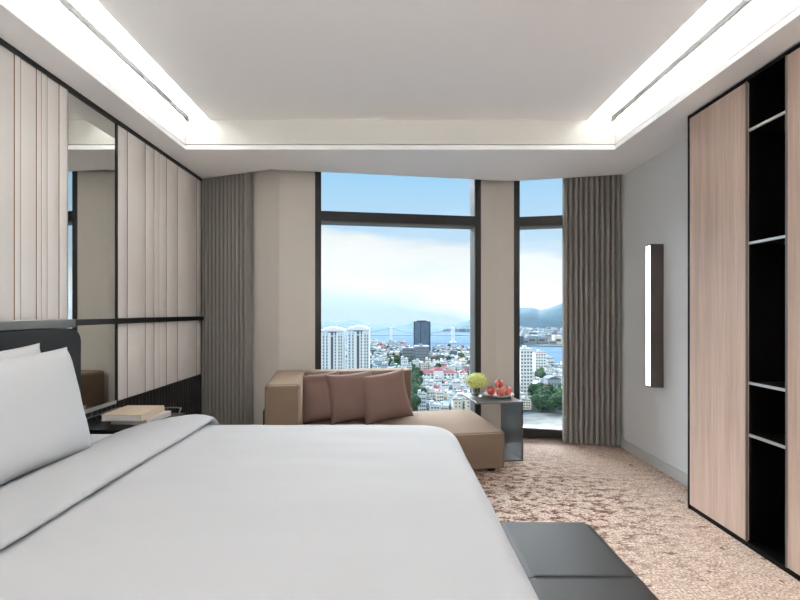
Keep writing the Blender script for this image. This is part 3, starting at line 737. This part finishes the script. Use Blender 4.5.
GROUPS = ['white flat-roofed city houses','cream city houses','tall narrow city houses','red-roofed city houses','blue-roofed city sheds','grey city houses']
protos = [None]*len(KINDS)
def place_house(k, x, y, rz, s):
    kind, mats, lab = KINDS[k]
    if protos[k] is None:
        o = protos[k] = tag(obj('city_house' if kind != 4 else 'city_shed', house_proto(kind), mats), lab, 'house', GROUPS[k])
    else:
        o = protos[k].copy(); C.objects.link(o)
    o.location = (x, y, G); o.rotation_euler.z = rz; o.scale = (s[0], s[1], s[2])
def land_y(px):                                # row of the near shoreline
    T = ((300,342),(370,343.5),(392,345),(405,348),(425,351),(440,350),(470,353),(520,362),(545,366),(555,369),(575,371),(700,372))
    for (p0,y0), (p1,y1) in zip(T, T[1:]):
        if p0 <= px <= p1: return y0+(y1-y0)*(px-p0)/(p1-p0)
    return 360
def blocked(px, y):
    for p0, p1, y0, y1 in ((318,372,360,400),(400,431,359,368),(411,433,347,356),(415,461,372,387),(406,424,376,410),(393,411,362,371),(518,534,388,404),(533,549,370,382),(530,566,391,413),(516,600,411,440)):
        if p0 <= px <= p1 and y0 <= y <= y1: return True
    return False
cells = []
rnd = random.Random(11); Yc = 292.0
while Yc < 930:
    step = 9.8 if Yc < 520 else 12.5
    for p0, p1 in ((310,482),(512,572)):
        X = (p0-CX)/F*Yc
        while X < (p1-CX)/F*Yc:
            x, yv = X+rnd.uniform(-2,2), Yc+rnd.uniform(-2,2); X += rnd.uniform(8.4,10.6) if Yc < 520 else rnd.uniform(10.5,13)
            px, py = CX+F*x/yv, CY+75*F/yv
            if py < land_y(px)+1.0 or blocked(px, py): continue
            if px < 402 and py > 377: continue                     # behind the sofa back
            if 402 <= px < 500 and py > 413: continue              # behind the seat
            cells.append((x, yv))
    Yc += step
near = cells[:298]; far = cells[298:]
for x, y in near:
    k = rnd.choices(range(6), (19,14,15,10,16,20))[0]
    place_house(k, x, y, rnd.choice((0,0,PI/2,PI))+rnd.uniform(-.12,.12), tuple(q*(.78 if y < 520 else 1) for q in (rnd.uniform(.85,1.25), rnd.uniform(.8,1.1), rnd.uniform(.75,1.15))))
bm = B()
def far_house(x, y, s, h):
    mi = rnd.choices((0,1,2,3), (6,2,2,1))[0]
    box(bm, x-s, x+s, y-s, y+s, G, G+h, mi); box(bm, x-s*.6, x+s*.1, y-s*.2, y+s*.6, G+h, G+h+2, 0); box(bm, x-s*.7, x+s*.7, y-s-.15, y-s, G+h*.3, G+h*.6, 4)
for x, y in far: far_house(x, y, rnd.uniform(3.5,6.5), rnd.uniform(6,15))
for k in range(260):
    Yq = rnd.uniform(1010, 1650); px = rnd.uniform(505, 600); far_house((px-CX)/F*Yq, Yq, rnd.uniform(5,11), rnd.uniform(6,20))
for k in range(900):
    Yq = 300+600*rnd.random()**.7; px = rnd.choice((rnd.uniform(150,308), rnd.uniform(484,510), rnd.uniform(574,760)))
    if CY+75*F/Yq > land_y(min(max(px,300),700))+1.5: far_house((px-CX)/F*Yq, Yq, rnd.uniform(3.5,6), rnd.uniform(6,15))
for k in range(60):
    px = rnd.uniform(445, 520); Yq = rnd.uniform(1640,1720); far_house((px-CX)/F*Yq, Yq, rnd.uniform(5,10), rnd.uniform(5,12))
tag(obj('far_houses', bm, ('grey_wall','cream_wall','grey_roof','red_roof','win_dark')), 'countless tiny pale houses far off by the bay', 'houses', kind='stuff')

# trees in clumps
def tree_proto(m, seed):
    bm = B(); r = random.Random(seed)
    tube(bm, [(0,0,0),(.2,.1,3),(.1,0,6)], .35, 6)
    for f in bm.faces: f.material_index = 1
    nf = len(bm.faces)
    for k in range(7):
        t_ = bmesh.new(); bmesh.ops.create_icosphere(t_, subdivisions=3, radius=r.uniform(1.8,3))
        off = Vector((r.uniform(-2.2,2.2), r.uniform(-2.2,2.2), r.uniform(5,9)))
        for v in t_.verts: v.co *= 1+.28*noise.noise(v.co*1.1+Vector((k*3,seed,0)))+.16*noise.noise(v.co*2.8); v.co += off
        me = bpy.data.meshes.new('t'); t_.to_mesh(me); t_.free(); bm.from_mesh(me); bpy.data.meshes.remove(me)
    return obj('tree', bm, (m,'trunk'))
tp = [tree_proto('leaf',1), tree_proto('leaf2',2), tree_proto('leaf',3)]
tl = ['dark green leafy tree in a clump between the city houses','lighter green leafy tree in a clump between the city houses','dark green leafy tree in a clump between the city houses']
first = [True]*3
taken = [(h.location.x, h.location.y, 4.6) for h in bpy.data.objects if h.name.startswith('city_')]
def place_tree(px, y):
    k = rnd.choices((0,1,2),(4,2,4))[0]; p = gp(px, y)
    s = rnd.uniform(.75,1.25); r = 3.9*s
    if any((p.x-a)**2+(p.y-b)**2 < (.72*(r+c))**2 for a, b, c in taken): return
    taken.append((p.x, p.y, r))
    o = tp[k] if first[k] else tp[k].copy()
    if not first[k]: C.objects.link(o)
    first[k] = False
    o.location = p; o.rotation_euler.z = rnd.uniform(0,6); o.scale = (s,s,s*rnd.uniform(.9,1.2))
    tag(o, tl[k], 'tree', 'dark trees among the city houses' if k != 1 else 'light trees among the city houses')
for k in range(160):
    v = rnd.random(); y = 379+33*v; place_tree(rnd.uniform(408+1*v, 417+6*v), y)
for k in range(60): place_tree(rnd.uniform(394,411), rnd.uniform(364,370))
for k in range(160):
    v = rnd.random(); y = 395+18*v; place_tree(rnd.uniform(535-3*v,566), y)
for k in range(40): place_tree(rnd.uniform(536,547), rnd.uniform(379,384))
for k in range(160):
    px = rnd.uniform(372, 474); y = rnd.uniform(352, 375)
    if not blocked(px, y): place_tree(px, y)
for k in range(300):
    a = rnd.random() < .75; px = rnd.uniform(404, 474) if a else rnd.uniform(520, 562); y = rnd.uniform(358, 406) if a else rnd.uniform(372, 394)
    if not blocked(px, y): place_tree(px, y)
for o, f in zip(tp, first):
    if f: bpy.data.objects.remove(o)

# a low hall and a long grey shed below the side window
def low_hall(p0, p1, y, h, label, roof, depth):
    Y = gy(y); x0, x1 = (p0-CX)/F*Y, (p1-CX)/F*Y; w = x1-x0
    t = thing('low_hall', label, 'building', ((x0+x1)/2,Y,G))
    bm = B(); box(bm, -w/2, w/2, 0, depth, 0, h); obj('walls', bm, 'grey_wall', t)
    bm = B(); n = 8; prism_y(bm, [(-w/2-.5, h)]+[(-w/2-.5+(w+1)*k/n, h+2.2*math.sin(PI*k/n)+.3) for k in range(n+1)]+[(w/2+.5,h)], -.6, depth+.6); obj('roof', bm, roof, t)
    for k in range(4): add_window(t, -w/2+w*(k+.3)/4, -w/2+w*(k+.7)/4, 0, h*.3, h*.7)
low_hall(534,546,390.5,5,'low hall with pale curved roof between the towers and the trees','white_roof',14)
low_hall(548,560,391,11,'dark blue-grey block beyond the trees at the side window','grey_roof',12)

# ------------------------------------------------------------------ light
def area(name, loc, rot, sx, sy, energy, col=(1,.95,.88), spread=PI):
    l = bpy.data.lights.new(name, 'AREA'); l.shape = 'RECTANGLE'; l.size = sx; l.size_y = sy; l.energy = energy; l.color = col; l.spread = spread
    o = bpy.data.objects.new(name, l); C.objects.link(o); o.location = loc; o.rotation_euler = rot; return o
LEN = 5.9
WHITE = (.925,.965,1)
for x in (-1.765, 1.895):
    area('cove_strip_light', (x, 3.50-LEN/2, 2.80), (PI, 0, 0), .05, LEN, 132, WHITE)
for s_, e in ((-1, -1.655), (1, 1.785)):         # washers tucked behind the lip, turned towards the fascia
    area('fascia_strip_light', (e-s_*.013, 3.50-LEN/2, 2.842), (0, -s_*math.radians(65), 0), .008, LEN, 8, (1,.96,.93))
# added fill: unseen downward area lights at ceiling height behind the camera
for x, y in ((-.8,-1.0),(.9,-1.0),(-.8,-1.9),(.9,-1.9)):
    area('fill_down_light', (x, y, 2.835), (0,0,0), .5, .5, 1, (.94,.97,1))
# added fill: bare upward area lights behind the camera, no fixtures, brighten the ceiling
for x in (-1.2, 1.4):
    area('fill_up_light', (x, -1.9, 1.7), (PI,0,0), .35, .35, 64, (.89,.95,1))
sun = bpy.data.lights.new('sun', 'SUN'); sun.energy = 1.7; sun.angle = math.radians(1); sun.color = (1,.97,.92)
so = bpy.data.objects.new('sun', sun); C.objects.link(so); so.rotation_euler = Vector((.3,.9,-.42)).to_track_quat('-Z','Y').to_euler()

# sky
w = bpy.data.worlds.new('sky'); bpy.context.scene.world = w; w.use_nodes = True
nt = w.node_tree; N = nt.nodes; L = nt.links; bg = N['Background']
tc = N.new('ShaderNodeTexCoord'); sep = N.new('ShaderNodeSeparateXYZ'); L.new(tc.outputs['Generated'], sep.inputs[0])
grad = N.new('ShaderNodeValToRGB'); L.new(sep.outputs['Z'], grad.inputs['Fac'])
e = grad.color_ramp.elements; e[0].position = 0.0; e[0].color = lin((186,206,226))
e[1].position = .9; e[1].color = lin((90,150,215))
for p, c in ((.05,(214,232,246)),(.16,(200,230,252)),(.30,(168,217,252))):
    q = e.new(p); q.color = lin(c)
mp = N.new('ShaderNodeMapping'); mp.inputs['Scale'].default_value = (1.3,1.3,5.0); mp.inputs['Location'].default_value = (.35,.2,.15); L.new(tc.outputs['Generated'], mp.inputs['Vector'])
cn = N.new('ShaderNodeTexNoise'); cn.inputs['Scale'].default_value = 2.2; cn.inputs['Detail'].default_value = 7; cn.inputs['Roughness'].default_value = .55; L.new(mp.outputs[0], cn.inputs['Vector'])
# cloud cover thickens in a band a little above the horizon
band = N.new('ShaderNodeValToRGB'); xs = N.new('ShaderNodeMath'); xs.operation = 'MULTIPLY_ADD'; xs.inputs[1].default_value = .15; L.new(sep.outputs['X'], xs.inputs[0]); L.new(sep.outputs['Z'], xs.inputs[2]); L.new(xs.outputs[0], band.inputs['Fac'])
be = band.color_ramp.elements; be[0].position = .0; be[0].color = (.0,.0,.0,1); be[1].position = .26; be[1].color = (0,0,0,1)
for p, v in ((.02,.16),(.06,.36),(.13,.40),(.158,.30),(.180,.02)):
    q = be.new(p); q.color = (v,v,v,1)
add = N.new('ShaderNodeMath'); add.operation = 'ADD'; L.new(cn.outputs['Fac'], add.inputs[0]); L.new(band.outputs['Color'], add.inputs[1])
cr = N.new('ShaderNodeValToRGB'); cr.color_ramp.elements[0].position = .62; cr.color_ramp.elements[1].position = .86; L.new(add.outputs[0], cr.inputs['Fac'])
mx = N.new('ShaderNodeMix'); mx.data_type = 'RGBA'; L.new(cr.outputs['Color'], mx.inputs['Factor']); L.new(grad.outputs['Color'], mx.inputs['A']); mx.inputs['B'].default_value = lin((248,251,252))
high = N.new('ShaderNodeMapRange'); high.interpolation_type = 'SMOOTHSTEP'; high.inputs['From Min'].default_value = .305; high.inputs['From Max'].default_value = .40; L.new(sep.outputs['Z'], high.inputs['Value'])  # added bright sky patch above the window view, there to light the room
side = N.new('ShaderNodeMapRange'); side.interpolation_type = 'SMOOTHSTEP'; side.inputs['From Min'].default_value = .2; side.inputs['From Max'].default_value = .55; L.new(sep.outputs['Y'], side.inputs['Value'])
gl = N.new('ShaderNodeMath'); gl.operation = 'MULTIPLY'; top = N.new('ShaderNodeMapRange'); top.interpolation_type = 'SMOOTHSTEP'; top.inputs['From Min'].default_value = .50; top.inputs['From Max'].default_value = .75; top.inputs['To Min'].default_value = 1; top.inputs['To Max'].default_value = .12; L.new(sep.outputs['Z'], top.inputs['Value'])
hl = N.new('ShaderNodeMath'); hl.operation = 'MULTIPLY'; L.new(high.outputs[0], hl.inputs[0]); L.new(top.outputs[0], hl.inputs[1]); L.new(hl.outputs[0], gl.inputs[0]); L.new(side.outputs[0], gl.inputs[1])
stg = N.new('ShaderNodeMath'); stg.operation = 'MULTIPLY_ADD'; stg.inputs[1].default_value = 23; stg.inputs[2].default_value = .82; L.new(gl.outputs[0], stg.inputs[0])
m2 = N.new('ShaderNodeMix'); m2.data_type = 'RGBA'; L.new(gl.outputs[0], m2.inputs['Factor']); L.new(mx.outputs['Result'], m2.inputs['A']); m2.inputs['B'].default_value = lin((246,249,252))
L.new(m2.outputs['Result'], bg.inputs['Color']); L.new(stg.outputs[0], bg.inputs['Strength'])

# ------------------------------------------------------------------ camera and colour management
cam = bpy.data.cameras.new('camera'); co = bpy.data.objects.new('camera', cam); C.objects.link(co)
co.location = (0,0,EYE); co.rotation_euler = (PI/2,0,0)
cam.sensor_width = 36; cam.lens = 36*F/800; cam.shift_x = (400-CX)/800; cam.shift_y = (CY-300)/800; cam.clip_end = 6000; cam.clip_start = .05
S = bpy.context.scene; S.camera = co
S.view_settings.view_transform = 'Standard'; S.view_settings.look = 'None'; S.view_settings.gamma = 1; S.view_settings.exposure = 0.3; S.view_settings.use_curve_mapping = False
S.cycles.volume_bounces = 5; S.cycles.max_bounces = 14; S.cycles.diffuse_bounces = 7; S.cycles.transparent_max_bounces = 16
